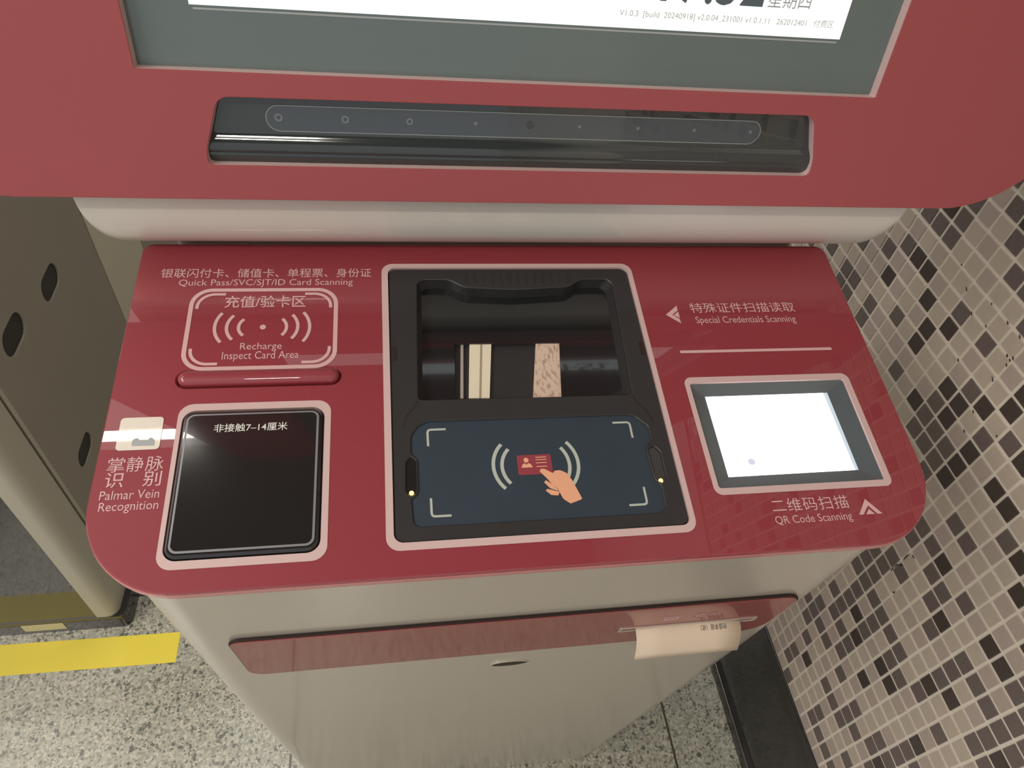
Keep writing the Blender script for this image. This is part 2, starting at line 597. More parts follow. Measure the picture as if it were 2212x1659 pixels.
# black skirting board with a stepped foot
prof = [(WX + .001, zt0), (WX - .004, zt0 - .001), (WX - .004, 0.085), (WX - .0055, 0.078), (WX - .0060, 0.036), (WX - .0085, 0.034),
        (WX - .0125, 0.030), (WX - .0135, 0.025), (WX - .0135, 0.0), (WX + .001, 0.0)]
bm = bmesh.new()
loft(bm, [[(x, y, z) for x, z in prof] for y in (-3.2, 4.5)], close=True, cap0=True, cap1=True)
tag(obj('baseboard_right', bm, M['black_board'], bevel=0.002, seg=3), kind='structure')

bm = bmesh.new()
loft(bm, [[(WX - 0.0128 + 0.0016 * math.cos(2 * math.pi * k / 10), y, 0.0285 + 0.0016 * math.sin(2 * math.pi * k / 10)) for k in range(10)] for y in (-3.2, 4.5)], cap0=True, cap1=True)
obj('highlight_strip', bm, M['highlight_metal'], None, bpy.data.objects['baseboard_right'], smooth=True)  # added strip that imitates the lamp highlight along the skirting foot

# ------------------------------------------------------------------ fare gate (left, behind)
GX = -0.545
gate = tag(empty('fare_gate', (-0.95, 1.0, 0)), 'grey fare gate cabinet with black glass front standing left behind the red machine', 'ticket gate')
# plinth
bm = bmesh.new()
plate(bm, rrect(-1.4, 0.6495, GX + 0.012, 2.2, [0.002, 0.016, 0.014, 0.002]), [], 0.0, 0.048)
obj('plinth', bm, M['plinth'], None, gate, bevel=0.001)
bm = bmesh.new()
box(bm, -0.7215, 0.6483, 0.0135, -0.6475, 0.6497, 0.0375)
pl = obj('label_plate', bm, M['plate'], None, gate)
tag(pl, 'pale label plate on the plinth')
# black glass front
bm = bmesh.new()
box(bm, -1.4, 0.6515, 0.048, GX - 0.038, 0.70, 1.0)
obj('front_panel', bm, M['gate_gloss'], None, gate)
# rounded corner post
bm = bmesh.new()
plate(bm, rrect(GX - 0.040, 0.6505, GX, 0.714, [0.003, 0.02, 0.001, 0.001], 10), [], 0.046, 1.0)
obj('corner_post', bm, M['gate_light'], None, gate, smooth=True)
# inner core and side door with oblong cut-outs
bm = bmesh.new()
box(bm, -1.4, 0.705, 0.046, GX - 0.008, 1.338, 0.995)
obj('core', bm, M['slot'], None, gate)
doorframe = Matrix(((0, 0, 1, GX - 0.004), (1, 0, 0, 0), (0, 1, 0, 0), (0, 0, 0, 1)))   # x->Y, y->Z, z->X


def stadium(cx, cy, L, W, n=9):
    r = W / 2
    pts = []
    for k in range(n + 1):
        a = -math.pi / 2 + math.pi * k / n
        pts.append((cx + L / 2 - r + r * math.cos(a), cy + r * math.sin(a)))
    for k in range(n + 1):
        a = math.pi / 2 + math.pi * k / n
        pts.append((cx - L / 2 + r + r * math.cos(a), cy + r * math.sin(a)))
    return pts


cuts = [stadium(0.957, CAMZ - 0.820, 0.072, 0.042), stadium(0.812, CAMZ - 0.794, 0.074, 0.044), stadium(0.820, CAMZ - 1.087, 0.068, 0.038)]
bm = bmesh.new()
plate(bm, rrect(0.7185, 0.05, 1.14, 0.995, 0.004, 3), cuts, -0.003, 0.004)
door = obj('side_door', bm, M['gate_grey'], doorframe, gate, bevel=0.0012)
bm = bmesh.new()
plate(bm, rrect(0.7185, 0.05, 0.7255, 0.995, 0.001, 2), [], 0.004, 0.0052)
obj('door_edge', bm, M['gate_light'], doorframe, door)
for cpts in cuts:
    bm = bmesh.new()
    plate(bm, cpts, [], -0.0035, 0.0012)
    obj('oblong_slot', bm, M['slot'], doorframe, door)
bm = bmesh.new()
plate(bm, rrect(1.143, 0.046, 1.345, 1.0, 0.012, 4), [], -0.004, 0.004)
obj('end_panel', bm, M['gate_side'], doorframe, gate)
bm = bmesh.new()
box(bm, -1.4, 1.338, 0.048, GX - 0.012, 2.2, 0.995)
obj('added_rear_block', bm, M['gate_grey'], None, gate)  # added block covering bright floor where the area behind the gate is shaded
bm = bmesh.new()
plate(bm, rrect(-1.4, 0.656, GX + 0.003, 1.345, 0.012), [], 1.0, 1.03)
obj('top_cover', bm, M['gate_light'], None, gate, bevel=0.003)

# yellow tape on the floor
bm = bmesh.new()
plate(bm, [(-1.05, 0.5735), (-0.4385, 0.5690), (-0.4385, 0.6290), (-1.05, 0.6330)], [], 0.0, 0.0007)
tag(obj('floor_tape', bm, M['tape']), 'bright yellow tape strip stuck on the granite floor before the grey gate', 'tape')

# ------------------------------------------------------------------ the kiosk
KX = 0.0923
kiosk = tag(empty('ticket_machine', (KX, 0.45, 0.0)),
            'red and white ticket top-up machine with a sloped console, beside the tiled wall', 'ticket machine')
TC = math.radians(9.04372)
TS = math.radians(11.12602)
FC = Matrix(((1, 0, 0, KX), (0, math.cos(TC), -math.sin(TC), 0.19354), (0, math.sin(TC), math.cos(TC), CAMZ - 0.39448), (0, 0, 0, 1)))
FS = Matrix(((1, 0, 0, KX), (0, math.sin(TS), -math.cos(TS), 0.41587), (0, math.cos(TS), math.sin(TS), CAMZ - 0.28476), (0, 0, 0, 1)))
LEAN = 0.1139
nn = math.hypot(1, LEAN)
FF = Matrix(((1, 0, 0, KX), (0, -LEAN / nn, -1 / nn, 0.20074), (0, 1 / nn, -LEAN / nn, CAMZ - 0.4), (0, 0, 0, 1)))


def console_z(y, off):
    return CAMZ - 0.39448 + (y - 0.19354) * math.tan(TC) + off / math.cos(TC)


# cabinet: leaning front, rounded upright corners, top cut along the console slope
bm = bmesh.new()
hw = 0.2625
sec = []
r = 0.036
for k in range(11):
    a = math.radians(180 + 90 * k / 10)
    sec.append((-hw + r + r * math.cos(a), r + r * math.sin(a)))
for k in range(11):
    a = math.radians(270 + 90 * k / 10)
    sec.append((hw - r + r * math.cos(a), r + r * math.sin(a)))
rings = []
for z in (0.0, 0.25, 0.5, 0.75, None):
    ring = []
    for x, dy in sec:
        if z is None:
            y = 0.2045 + dy
            zz = console_z(y, -0.0085)
        else:
            zz = z
            y = 0.20074 + LEAN * (CAMZ - 0.4 - zz) + dy
        ring.append((KX + x, y, zz))
    yb = 0.462
    zz = console_z(yb, -0.0085) if z is None else z
    if z is not None: yb = 0.60
    ring.append((KX + hw, yb if z is not None else 0.462, zz))
    ring.append((KX - hw, yb if z is not None else 0.462, zz))
    rings.append(ring)
loft(bm, rings, cap0=True)
cab = obj('cabinet', bm, M['cabinet'], None, kiosk, smooth=True)

# neck behind the console, carries the head
bm = bmesh.new()
plate(bm, rrect(KX - 0.2575, 0.4635, KX + 0.2575, 0.60, 0.012), [], 0.2, 1.30)
obj('neck', bm, M['cabinet'], None, kiosk, smooth=True)

# receipt strip on the cabinet front
bm = bmesh.new()
plate(bm, mm(rrect(-216.6, -213.4, 228.8, -116.4, [14, 26, 16, 9])), [], -0.001, 0.0003)
shade_plate = obj('strip_shadow', bm, M['gap'], FF, kiosk)  # dark plate that paints the recess lip's shadow above the strip
bm = bmesh.new()
slot = mm(rrect(88, -173.6, 206, -168.6, 1.0, 3))
plate_ch(bm, mm(rrect(-216, -213.2, 228, -119.2, [14, 26, 15, 8])), [slot], 0.0, 0.0010, 0.0003)
strip = obj('receipt_strip', bm, M['strip_red'], FF, kiosk)
bm = bmesh.new()
plate(bm, mm(rrect(85.5, -176.4, 208.6, -166.2, 1.5, 3)), [slot], 0.0010, 0.0019)
obj('slot_lip', bm, M['steel'], FF, strip, bevel=0.0003)
bm = bmesh.new()
flat(bm, slot, [], 0.0004)
obj('slot_opening', bm, M['hole'], FF, strip)
text('printed_label', '凭条', 143.5, 166.0, -152.3, -141.8, 0.0012, M['ink'], FF, strip, 0.006)
text('printed_label', 'Receipt', 147, 163, -158.8, -156.0, 0.0012, M['ink'], FF, strip)
bm = bmesh.new()
plate(bm, mm(rrect(119, -153.4, 131, -145.4, 1, 3)), [mm(rrect(120.6, -151.8, 129.4, -147.0, 0.6, 3))], 0.0011, 0.00125)
box(bm, 0.122, -0.1502, 0.0011, 0.128, -0.1488, 0.00125)
obj('ticket_pictogram', bm, M['ink'], FF, strip)

# lock hole
lock = [(2.8 + 16.6 * math.cos(a), -257.0 + 7.6 * math.sin(a)) for a in [2 * math.pi * k / 40 for k in range(40)]]
lock_o = [(2.8 + 17.4 * math.cos(a), -257.0 + 8.4 * math.sin(a)) for a in [2 * math.pi * k / 40 for k in range(40)]]
bm = bmesh.new()
plate(bm, mm(lock_o), [mm(lock)], -0.0005, 0.0006)
lo = obj('lock_rim', bm, M['cabinet'], FF, kiosk)
bm = bmesh.new()
flat(bm, mm(lock), [], 0.0003)
obj('lock_hole', bm, M['hole'], FF, lo)

# ------------------------------------------------------------------ console panel
scan_hole = mm(rrect(-97.0, 21.0, 94.0, 241.0, 6))
qr_hole = mm(rrect(118.9, 45.0, 243.0, 129.0, 2.5))
palm_hole = mm(rrect(-229.0, 18.6, -139.6, 119.2, 8))
ridge_hole = mm(stadium(-183.2, 143.4, 106.5, 13.4))
con_out = mm(rrect(-275.0, 0.0, 275.6, 265.0, [58, 58, 9, 9], 14))
bm = bmesh.new()
plate_ch(bm, con_out, [scan_hole, qr_hole, palm_hole, ridge_hole], -0.008, 0.0, 0.0009)
console = obj('console_panel', bm, [M['console_red']], FC, kiosk)
# pale lower edge of the acrylic
bm = bmesh.new()
def grow(pts, d):
    cx = sum(p[0] for p in pts) / len(pts); cy = sum(p[1] for p in pts) / len(pts)
    return [(x + d * (1 if x > cx else -1), y + d * (1 if y > cy else -1)) for x, y in pts]
plate(bm, grow(con_out, 0.0004), [grow(con_out, -0.012)], -0.0082, -0.0035)
obj('acrylic_edge', bm, M['acrylic_edge'], FC, console)


def ring_border(name, outer, inner, parent, depth=0.007, mats=None):
    bm = bmesh.new()
    n = len(inner)
    flat(bm, outer, [inner], 0.00025)
    loft(bm, [ring3(inner, 0.00025), ring3(inner, -depth)])
    return obj(name, bm, mats or M['bezel_white'], FC, parent)


ring_border('scanner_border', mm(rrect(-101.3, 16.4, 97.2, 244.4, 8.5)), mm(rrect(-96.6, 21.4, 93.6, 240.6, 6)), console)
ring_border('scan_window_border', mm(rrect(115.4, 40.4, 247.4, 133.8, 6)), mm(rrect(119.2, 45.3, 242.7, 128.7, 2.2)), console)
ring_border('palm_reader_border', mm(rrect(-231.6, 13.8, -135.8, 124.0, 9)), mm(rrect(-228.7, 18.9, -139.9, 118.9, 8)), console)

# printing on the console
Z = 0.00022
lab = dict(mat=M['ink'], frame=FC, parent=console)
text('printed_label', '银联闪付卡、储值卡、单程票、身份证', -258.6, -109.0, 231.2, 240.0, Z, weight=0.004, **lab)
text('printed_label', 'Quick Pass/SVC/SJT/ID Card Scanning', -245.3, -122.6, 222.0, 229.6, Z, **lab)
text('printed_label', '充值/验卡区', -212.0, -156.0, 203.2, 214.2, Z, weight=0.008, **lab)
text('printed_label', 'Recharge', -198.2, -170.5, 164.8, 172.2, Z, **lab)
text('printed_label', 'Inspect Card Area', -209.4, -158.8, 156.7, 165.0, Z, **lab)
text('printed_label', '掌', -268.0, -257.9, 77.2, 87.2, Z, **lab)
text('printed_label', '静', -257.0, -247.2, 77.2, 87.3, Z, **lab)
text('printed_label', '脉', -246.0, -235.6, 77.2, 87.3, Z, **lab)
text('printed_label', '识', -267.5, -257.0, 67.0, 77.0, Z, weight=0.004, **lab)
text('printed_label', '别', -246.0, -235.6, 67.0, 77.0, Z, weight=0.004, **lab)
text('printed_label', 'Palmar Vein', -268.8, -235.3, 59.2, 65.0, Z, **lab)
text('printed_label', 'Recognition', -268.0, -234.8, 50.2, 57.6, Z, **lab)
text('printed_label', '特殊证件扫描读取', 137.2, 226.0, 193.2, 203.2, Z, **lab)
text('printed_label', 'Special Credentials Scanning', 139.0, 223.0, 181.2, 189.6, Z, **lab)
text('printed_label', '二维码扫描', 152.4, 208.2, 26.0, 35.6, Z, spacing=1.08, **lab)
text('printed_label', 'QR Code Scanning', 151.8, 207.2, 16.2, 23.4, Z, **lab)

# card area frame
bm = bmesh.new()
flat(bm, mm(rrect(-235.9, 149.9, -132.9, 221.0, 15, 10)), [mm(rrect(-232.9, 152.9, -135.9, 218.0, 12, 10))], Z)
obj('card_area_frame', bm, M['ink'], FC, console)
fx0, fx1, fy0, fy1, fr = -230.4, -138.2, 155.2, 215.6, 11.5
lh, lv = 7.0, 1.5
for sx, sy in ((0, 1), (1, 1), (0, 0), (1, 0)):
    cx = fx1 - fr if sx else fx0 + fr
    cy = fy1 - fr if sy else fy0 + fr
    a0 = {(0, 1): 180, (1, 1): 0, (0, 0): 180, (1, 0): 0}[(sx, sy)]
    a1 = {(0, 1): 90, (1, 1): 90, (0, 0): 270, (1, 0): -90}[(sx, sy)]
    pts = [(fx1 if sx else fx0, cy + (-lv if sy else lv))]
    for k in range(11):
        a = math.radians(a0 + (a1 - a0) * k / 10)
        pts.append((cx + fr * math.cos(a), cy + fr * math.sin(a)))
    pts.append((cx + (-lh if sx else lh), fy1 if sy else fy0))
    bm = bmesh.new()
    add_stroke(bm, mm(pts), 0.0022, Z)
    obj('corner_mark', bm, M['ink'], FC, console)
bm = bmesh.new()
flat(bm, mm([(-184.3 + 2.1 * math.cos(2 * math.pi * k / 24), 185.7 + 2.1 * math.sin(2 * math.pi * k / 24)) for k in range(24)]), [], Z)
obj('signal_dot', bm, M['ink'], FC, console)
for pts in (((-212.6, 198.6), (-216.7, 185.9), (-211.6, 173.0)), ((-204.6, 196.2), (-208.7, 185.8), (-204.2, 175.2)), ((-197.4, 192.8), (-200.7, 185.7), (-197.1, 178.6)),
            ((-171.4, 192.8), (-168.2, 185.8), (-171.2, 178.4)), ((-164.6, 196.4), (-160.5, 185.9), (-164.4, 175.4)), ((-157.0, 198.4), (-152.3, 186.0), (-156.6, 172.6))):
    bm = bmesh.new()
    add_stroke(bm, mm(arc3(*pts)), 0.0023, Z)
    obj('signal_arc', bm, M['ink'], FC, console)

# arrows and rule
bm = bmesh.new()
flat(bm, mm([(115.7, 191.9), (126.7, 200.8), (126.5, 196.0), (121.2, 191.8), (126.2, 187.5), (126.4, 183.3)]), [], Z)
flat(bm, mm([(122.2, 191.4), (126.7, 195.0), (126.6, 188.6)]), [], Z)
obj('left_arrow', bm, M['ink'], FC, console)
bm = bmesh.new()
flat(bm, mm([(212.8, 20.8), (221.5, 31.9), (230.2, 20.7), (226.5, 20.8), (221.7, 26.9), (216.1, 20.8)]), [], Z)
flat(bm, mm([(221.5, 24.6), (224.6, 20.8), (218.0, 20.8)]), [], Z)
obj('up_arrow', bm, M['ink'], FC, console)
bm = bmesh.new()
flat(bm, mm(stadium(181.2, 156.7, 125, 2.5)), [], Z)
obj('rule_line', bm, M['ink'], FC, console)

# palm pictogram sticker
bm = bmesh.new()
plate(bm, mm(rrect(-265.4, 92.0, -239.8, 115.2, 2.5, 5)), [], 0.0001, 0.0004)
icon = obj('palm_sticker', bm, M['icon_white'], FC, console)
bm = bmesh.new()
plate(bm, mm(fillet([(-256.2, 94.7), (-243.0, 94.6), (-243.0, 98.0), (-245.0, 100.3), (-246.6, 100.2), (-246.8, 98.7), (-252.5, 98.8), (-253.0, 100.2), (-255.0, 100.2), (-256.4, 98.6)], 0.8)), [], 0.0004, 0.00055)
obj('reader_pictogram', bm, M['ink_grey'], FC, icon)

# raised card ridge
bm = bmesh.new()
L, rr = 0.104, 0.0056
rg = []
n = 10
for k in range(n + 1):
    t = math.pi / 2 * k / n
    rr_k = rr * math.cos(t)
    h = 0.0045 * math.sin(t)
    rg.append(ring3(mm(stadium(-183.2, 143.4, 104.5 - 2 * (rr - rr_k) * 1000, max(rr_k * 2000, 0.05))), h))
rg.insert(0, [(x, y, -0.004) for x, y, z in rg[0]])
loft(bm, rg, cap1=True)
obj('card_ridge', bm, M['console_red'], FC, console, smooth=True)
bm = bmesh.new()
flat(bm, mm(stadium(-183.2, 143.4, 107, 14)), [], -0.004)
obj('ridge_well', bm, M['strip_red'], FC, console)

# ------------------------------------------------------------------ palm reader
po = rrect(-227.6, 19.9, -141.0, 117.6, 7)
def inset(x0, y0, x1, y1, r, d):
    return rrect(x0 + d, y0 + d, x1 - d, y1 - d, max(r - d, 0.5))
bm = bmesh.new()
rg = [ring3(mm(inset(-227.6, 19.9, -141.0, 117.6, 7, 0)), -0.007),
      ring3(mm(inset(-227.6, 19.9, -141.0, 117.6, 7, 0)), 0.0006),
      ring3(mm(inset(-227.6, 19.9, -141.0, 117.6, 7, 1.5)), 0.0022)]
vr = loft(bm, rg)
bm.faces.new(vr[-1])
palm = obj('palm_reader', bm, M['black_gloss'], FC, kiosk, smooth=True)
bm = bmesh.new()
flat(bm, mm(rrect(-225.3, 22.6, -143.2, 114.9, 5)), [mm(rrect(-224.1, 24.0, -144.6, 113.8, 4))], 0.00235)
obj('silver_outline', bm, M['frame_line'], FC, palm)
text('printed_label', '非接触7–14厘米', -208.0, -162.8, 101.2, 107.2, 0.0024, M['ink_white'], FC, palm, weight=0.006)

# ------------------------------------------------------------------ document scanner
window = mm(fillet([(-78.2, 122.4), (-74.8, 226), (-70.5, 229.6), (-50.5, 229.4), (-39.0, 221.4), (0, 219.0), (43.0, 221.6), (53.5, 229.2), (75.4, 229.2), (79.0, 224.0), (74.6, 121.4)], 4.0))
pad_o = mm(fillet([(-83.8, 95.0), (-79.2, 102.0), (-72.5, 105.6), (66.7, 105.2), (72.5, 103.6), (80.6, 95.4), (80.3, 84.0), (75.9, 79.8), (75.2, 74.1), (76.4, 55.6), (80.2, 49.5), (79.4, 35.1), (75.3, 31.3), (-80.6, 31.4), (-84.2, 33.9), (-85.0, 49.9), (-81.0, 53.0), (-80.2, 77.5), (-84.3, 82.4)], 1.6))
led_l = mm(fillet([(-87.8, 76.0), (-84.6, 79.9), (-81.2, 77.0), (-81.4, 55.0), (-84.8, 52.0), (-88.4, 55.0)], 1.5))
led_r = mm(fillet([(77.0, 77.8), (81.3, 80.0), (85.0, 75.4), (84.9, 56.5), (81.3, 52.0), (77.6, 55.0)], 1.5))
bm = bmesh.new()
plate_ch(bm, mm(rrect(-96.0, 22.0, 93.0, 240.0, 6)), [window, pad_o, led_l, led_r], -0.016, -0.0008, 0.0006)
scanner = obj('document_scanner', bm, M['black_plastic'], FC, kiosk)
bm = bmesh.new()
plate(bm, mm(rrect(-95.0, 23.0, 92.0, 239.0, 6)), [], -0.0400, -0.0385)
obj('scanner_base', bm, M['black_plastic'], FC, scanner)
# sloped glass well of the window
bm = bmesh.new()
cwx = sum(p[0] for p in window) / len(window); cwy = sum(p[1] for p in window) / len(window)
inn = [(cwx + (x - cwx) * 0.955, cwy + (y - cwy) * 0.955) for x, y in window]
mir = mm([(-51.5, 122.6), (25.0, 121.8), (28.5, 168.0), (-49.5, 168.8)])
loft(bm, [ring3(window, -0.003), ring3(inn, -0.0105)])
obj('window_well', bm, M['black_plastic'], FC, scanner, smooth=True)
win_low = [(x, max(y, 0.1195)) for x, y in inn]
bm = bmesh.new()
cav = mm([(-51.6, 128.4), (25.0, 126.6), (30.4, 175.0), (-49.4, 175.8)])
flat(bm, inn, [cav], -0.0105)
obj('scan_glass', bm, M['black_dark'], FC, scanner)
# opening in the glass; a mirror's reflection is built as coloured strips behind it
bm = bmesh.new()
loft(bm, [ring3(cav, -0.0105), ring3(cav, -0.0145)])
flat(bm, cav, [], -0.0145)
well = obj('mirror_opening', bm, M['black_plastic'], FC, scanner)
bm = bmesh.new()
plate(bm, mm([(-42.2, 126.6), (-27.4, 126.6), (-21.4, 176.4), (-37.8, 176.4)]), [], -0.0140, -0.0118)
cb = obj('mirrored_bar', bm, M['cream'], FC, scanner)
tag(cb, 'cream bar of a mirror reflection, built as a strip')
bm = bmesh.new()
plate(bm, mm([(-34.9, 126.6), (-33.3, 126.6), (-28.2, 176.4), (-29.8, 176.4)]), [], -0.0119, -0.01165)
obj('mirrored_bar_line', bm, M['cream_dark'], FC, cb)
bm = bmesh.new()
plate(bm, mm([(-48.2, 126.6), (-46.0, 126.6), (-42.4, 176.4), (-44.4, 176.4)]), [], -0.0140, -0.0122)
obj('mirrored_rail', bm, M['steel'], FC, scanner)
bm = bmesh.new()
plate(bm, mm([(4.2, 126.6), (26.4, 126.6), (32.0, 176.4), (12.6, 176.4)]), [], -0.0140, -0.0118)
obj('mirrored_speckle', bm, M['speckle'], FC, scanner)
# ribs of the thumb rest
for k in range(13):
    x = -37 + k * 6.7
    bm = bmesh.new()
    box(bm, (x - 0.35) * .001, .2255 + 0.00002 * abs(k - 6) ** 2, -0.0008, (x + 0.35) * .001, .2345, -0.0003)
    obj('rib', bm, M['black_plastic'], FC, scanner)
# grooves leading from the window to the pad
for pts in ([(-78.4, 121.6), (-81.0, 116.5), (-86.6, 110.0), (-88.4, 101.0)], [(74.8, 120.6), (76.0, 115.0), (82.0, 108.0), (85.0, 99.0)]):
    bm = bmesh.new()
    add_stroke(bm, mm(pts), 0.0012, -0.0007)
    obj('groove', bm, M['gap'], FC, scanner)
# latches at both sides
for x in (-93.3, 90.0):
    bm = bmesh.new()
    box(bm, (x - 1.4) * .001, .1555, -0.001, (x + 1.4) * .001, .1675, -0.0004)
    obj('side_latch', bm, M['gap'], FC, scanner)

# card pad
bm = bmesh.new()
flat(bm, pad_o, [], -0.0022)
pad = obj('card_pad', bm, M['navy'], FC, scanner)
PZ = -0.00205
bx0, bx1, by0, by1 = -72.9, 68.0, 38.0, 99.6
for sx, sy in ((0, 1), (1, 1), (0, 0), (1, 0)):
    x = bx1 if sx else bx0; y = by1 if sy else by0
    dx = -1 if sx else 1; dy = -1 if sy else 1
    pts = [(x + dx * 12.3, y), (x + dx * 2.2, y), (x + dx * 1.0, y + dy * 0.3), (x + dx * 0.3, y + dy * 1.0), (x, y + dy * 2.2), (x, y + dy * 12.3)]
    bm = bmesh.new()
    add_stroke(bm, mm(pts), 0.0015, PZ)
    obj('corner_mark', bm, M['pad_line'], FC, pad)
for pts in (((-24.3, 86.4), (-31.0, 70.4), (-24.4, 54.2)), ((-19.9, 82.6), (-25.2, 71.0), (-20.6, 57.6)),
            ((20.2, 86.2), (26.4, 70.4), (20.6, 54.8)), ((15.8, 82.2), (20.2, 71.4), (17.2, 58.6))):
    bm = bmesh.new()
    add_stroke(bm, mm(arc3(*pts)), 0.0024, PZ)
    obj('signal_arc', bm, M['pad_line'], FC, pad)
bm = bmesh.new()
flat(bm, mm(fillet([(-14.9, 63.2), (8.3, 63.2), (8.3, 77.6), (-14.9, 77.6)], 1.2)), [], PZ)
card = obj('card_pictogram', bm, [M['card_red']], FC, pad)
bm = bmesh.new()
flat(bm, mm([(-8.8 + 1.7 * math.cos(2 * math.pi * k / 20), 73.8 + 1.8 * math.sin(2 * math.pi * k / 20)) for k in range(20)]), [], PZ + .0001)
flat(bm, mm([(-12.5, 68.4), (-11.4, 70.9), (-9.8, 71.7), (-8.8, 70.4), (-7.6, 71.7), (-5.9, 70.9), (-4.8, 68.4)]), [], PZ + .0001)
for y in (75.6, 73.8, 71.5, 68.8):
    add_stroke(bm, mm([(-2.3, y), (5.0, y)]), 0.0006, PZ + .0001)
obj('card_marks', bm, M['skin'], FC, pad)
bm = bmesh.new()
flat(bm, mm(fillet([(-0.8, 65.3), (0.4, 67.1), (2.7, 66.9), (8.2, 63.3), (9.1, 65.1), (13.0, 65.4), (17.2, 63.2), (20.2, 57.9), (25.0, 44.1), (16.7, 41.3), (12.3, 44.9), (10.2, 50.8), (6.5, 55.3), (3.3, 60.2)], 1.0)), [], PZ + .0002)
flat(bm, mm(fillet([(1.2, 57.2), (2.6, 58.7), (5.4, 56.4), (10.2, 51.9), (9.9, 50.6), (4.8, 52.7)], 0.6)), [], PZ + .0002)
flat(bm, mm(fillet([(1.5, 51.3), (2.7, 52.5), (5.7, 51.6), (10.6, 50.0), (9.5, 47.4), (4.8, 48.0)], 0.6)), [], PZ + .0002)
obj('hand_pictogram', bm, M['skin'], FC, pad)
# indicator lamps
for pts, lx, ly in ((led_l, -84.9, 54.6), (led_r, 80.9, 54.2)):
    bm = bmesh.new()
    flat(bm, pts, [], -0.0022)
    lens = obj('indicator_window', bm, M['black_gloss'], FC, scanner)
    bm = bmesh.new()
    rg = []
    for k in range(5):
        t = math.pi / 2 * k / 4
        rg.append([((lx + 1.5 * math.cos(t) * math.cos(a) + .0) * .001, (ly + 1.5 * math.cos(t) * math.sin(a)) * .001, -0.0021 + 0.0008 * math.sin(t))
                   for a in [2 * math.pi * q / 14 for q in range(14)]])
    loft(bm, rg[:-1], cap1=True)
    obj('amber_lamp', bm, M['led'], FC, lens)

# ------------------------------------------------------------------ lit scan window
bm = bmesh.new()
hole_q = mm(rrect(119.4, 45.5, 242.5, 128.5, 2.0))
lit = mm([(131.4, 55.8), (230.2, 56.2), (229.6, 120.6), (131.4, 120.4)])
q_in = mm([(119.4, 45.5), (242.5, 45.5), (242.5, 128.5), (119.4, 128.5)])
loft(bm, [ring3(q_in, -0.0012), ring3(lit, -0.006)])
qr = obj('code_scanner', bm, M['scan_bezel'], FC, kiosk)
bm = bmesh.new()
lit2 = mm([(131.4, 55.8), (227.6, 56.1), (226.2, 120.5), (131.4, 120.4)])
flat(bm, lit2, [], -0.006)
obj('lit_window', bm, M['scan_light'], FC, qr)
bm = bmesh.new()
flat(bm, mm([(227.6, 56.1), (230.2, 56.2), (229.6, 120.6), (226.2, 120.5)]), [], -0.006)
obj('window_edge', bm, M['scan_edge'], FC, qr)
bm = bmesh.new()
flat(bm, mm([(151.6 + 2.7 * math.cos(2 * math.pi * k / 24), 66.4 + 2.5 * math.sin(2 * math.pi * k / 24)) for k in range(24)]), [], -0.0058)
obj('lens', bm, emis('lens_grey', (0.66, 0.68, 0.78, 1), 1.0), FC, qr)

# ------------------------------------------------------------------ head: red front plate
head_out = mm(rrect(-412, -1.5, 412, 930, 86, 14))
ap = mm(rrect(-237.0, 78.0, 237.0, 850, 1.0, 2))
slot_h = mm(fillet([(-205.6, 21.6), (206.8, 22.0), (206.8, 33.0), (196.5, 64.6), (-194.0, 63.6), (-205.6, 30.0)], 7.5, 7))
bm = bmesh.new()
plate_ch(bm, head_out, [ap, slot_h], -0.0006, 0.0, 0.0003)
head = obj('head_panel', bm, M['panel_red'], FS, kiosk)
bm = bmesh.new()
plate(bm, head_out, [ap, slot_h], -0.0085, -0.0006)
obj('panel_backing', bm, M['bezel_white'], FS, head)

# casing behind the plate, with a rounded belly and rounded lower corners
def panel_y(z):
    return 0.41587 + (z + 0.28476) * math.tan(TS)
zb = -0.353
rad = 0.043
full = [(panel_y(0.60) + 0.0095, 0.60), (panel_y(-0.10) + 0.0095, -0.10), (panel_y(-0.27) + 0.0095, -0.27), (0.430, -0.288), (0.430, -0.300)]
for k in range(13):
    a = math.radians(90 - 90 * k / 12)
    full.append((0.430 + rad * (1 - math.sin(a)), zb + rad * (1 - math.cos(a))))
full += [(0.58, zb), (0.66, zb + 0.03), (0.74, 0.60)]
rc = 0.018
def section(x, lift):
    out = []
    for y, z in full:
        if z < zb + 0.13:
            q = 1 - (z - zb) / 0.13
            z = z + lift * q ** 0.7
        out.append((x, y, CAMZ + z))
    return out
xs = []
for k in range(13):
    t = math.pi / 2 * k / 12
    xs.append((rc * (1 - math.cos(t)), rc * (1 - math.sin(t))))       # distance from the end, lift of the underside
xl, xr = -0.2060, 0.4040
rings = [section(xl + d, l) for d, l in xs] + [section(xr - d, l) for d, l in reversed(xs)]
bm = bmesh.new()
loft(bm, rings, cap0=True, cap1=True)
obj('casing', bm, M['casing'], None, kiosk, smooth=True)

# display
bm = bmesh.new()
scr = mm([(-202.4, 111.6), (201.2, 111.6), (201.2, 822), (-202.4, 822)])
flat(bm, mm([(-239, 76), (239, 76), (239, 852), (-239, 852)]), [scr], -0.0078)
disp = obj('display', bm, M['display_bezel'], FS, kiosk)
bm = bmesh.new()
flat(bm, scr, [], -0.0079)
screen = obj('lit_screen', bm, M['screen_cool'], FS, disp)
bm = bmesh.new()
flat(bm, mm([(-202.2, 160), (201.0, 160), (201.0, 821), (-202.2, 821)]), [], -0.00785)
obj('dimmed_screen_part', bm, M['screen_dim'], FS, screen)  # unseen upper screen, made dim to weaken its reflection in the console
bm = bmesh.new()
flat(bm, mm([(-200.5, 109.2), (199.5, 109.2), (199.5, 110.3), (-200.5, 110.3)]), [], -0.0076)
obj('screen_edge_glint', bm, M['ink_grey'], FS, disp)  # pale line painting the reflected edge of the screen
TZ = -0.0077
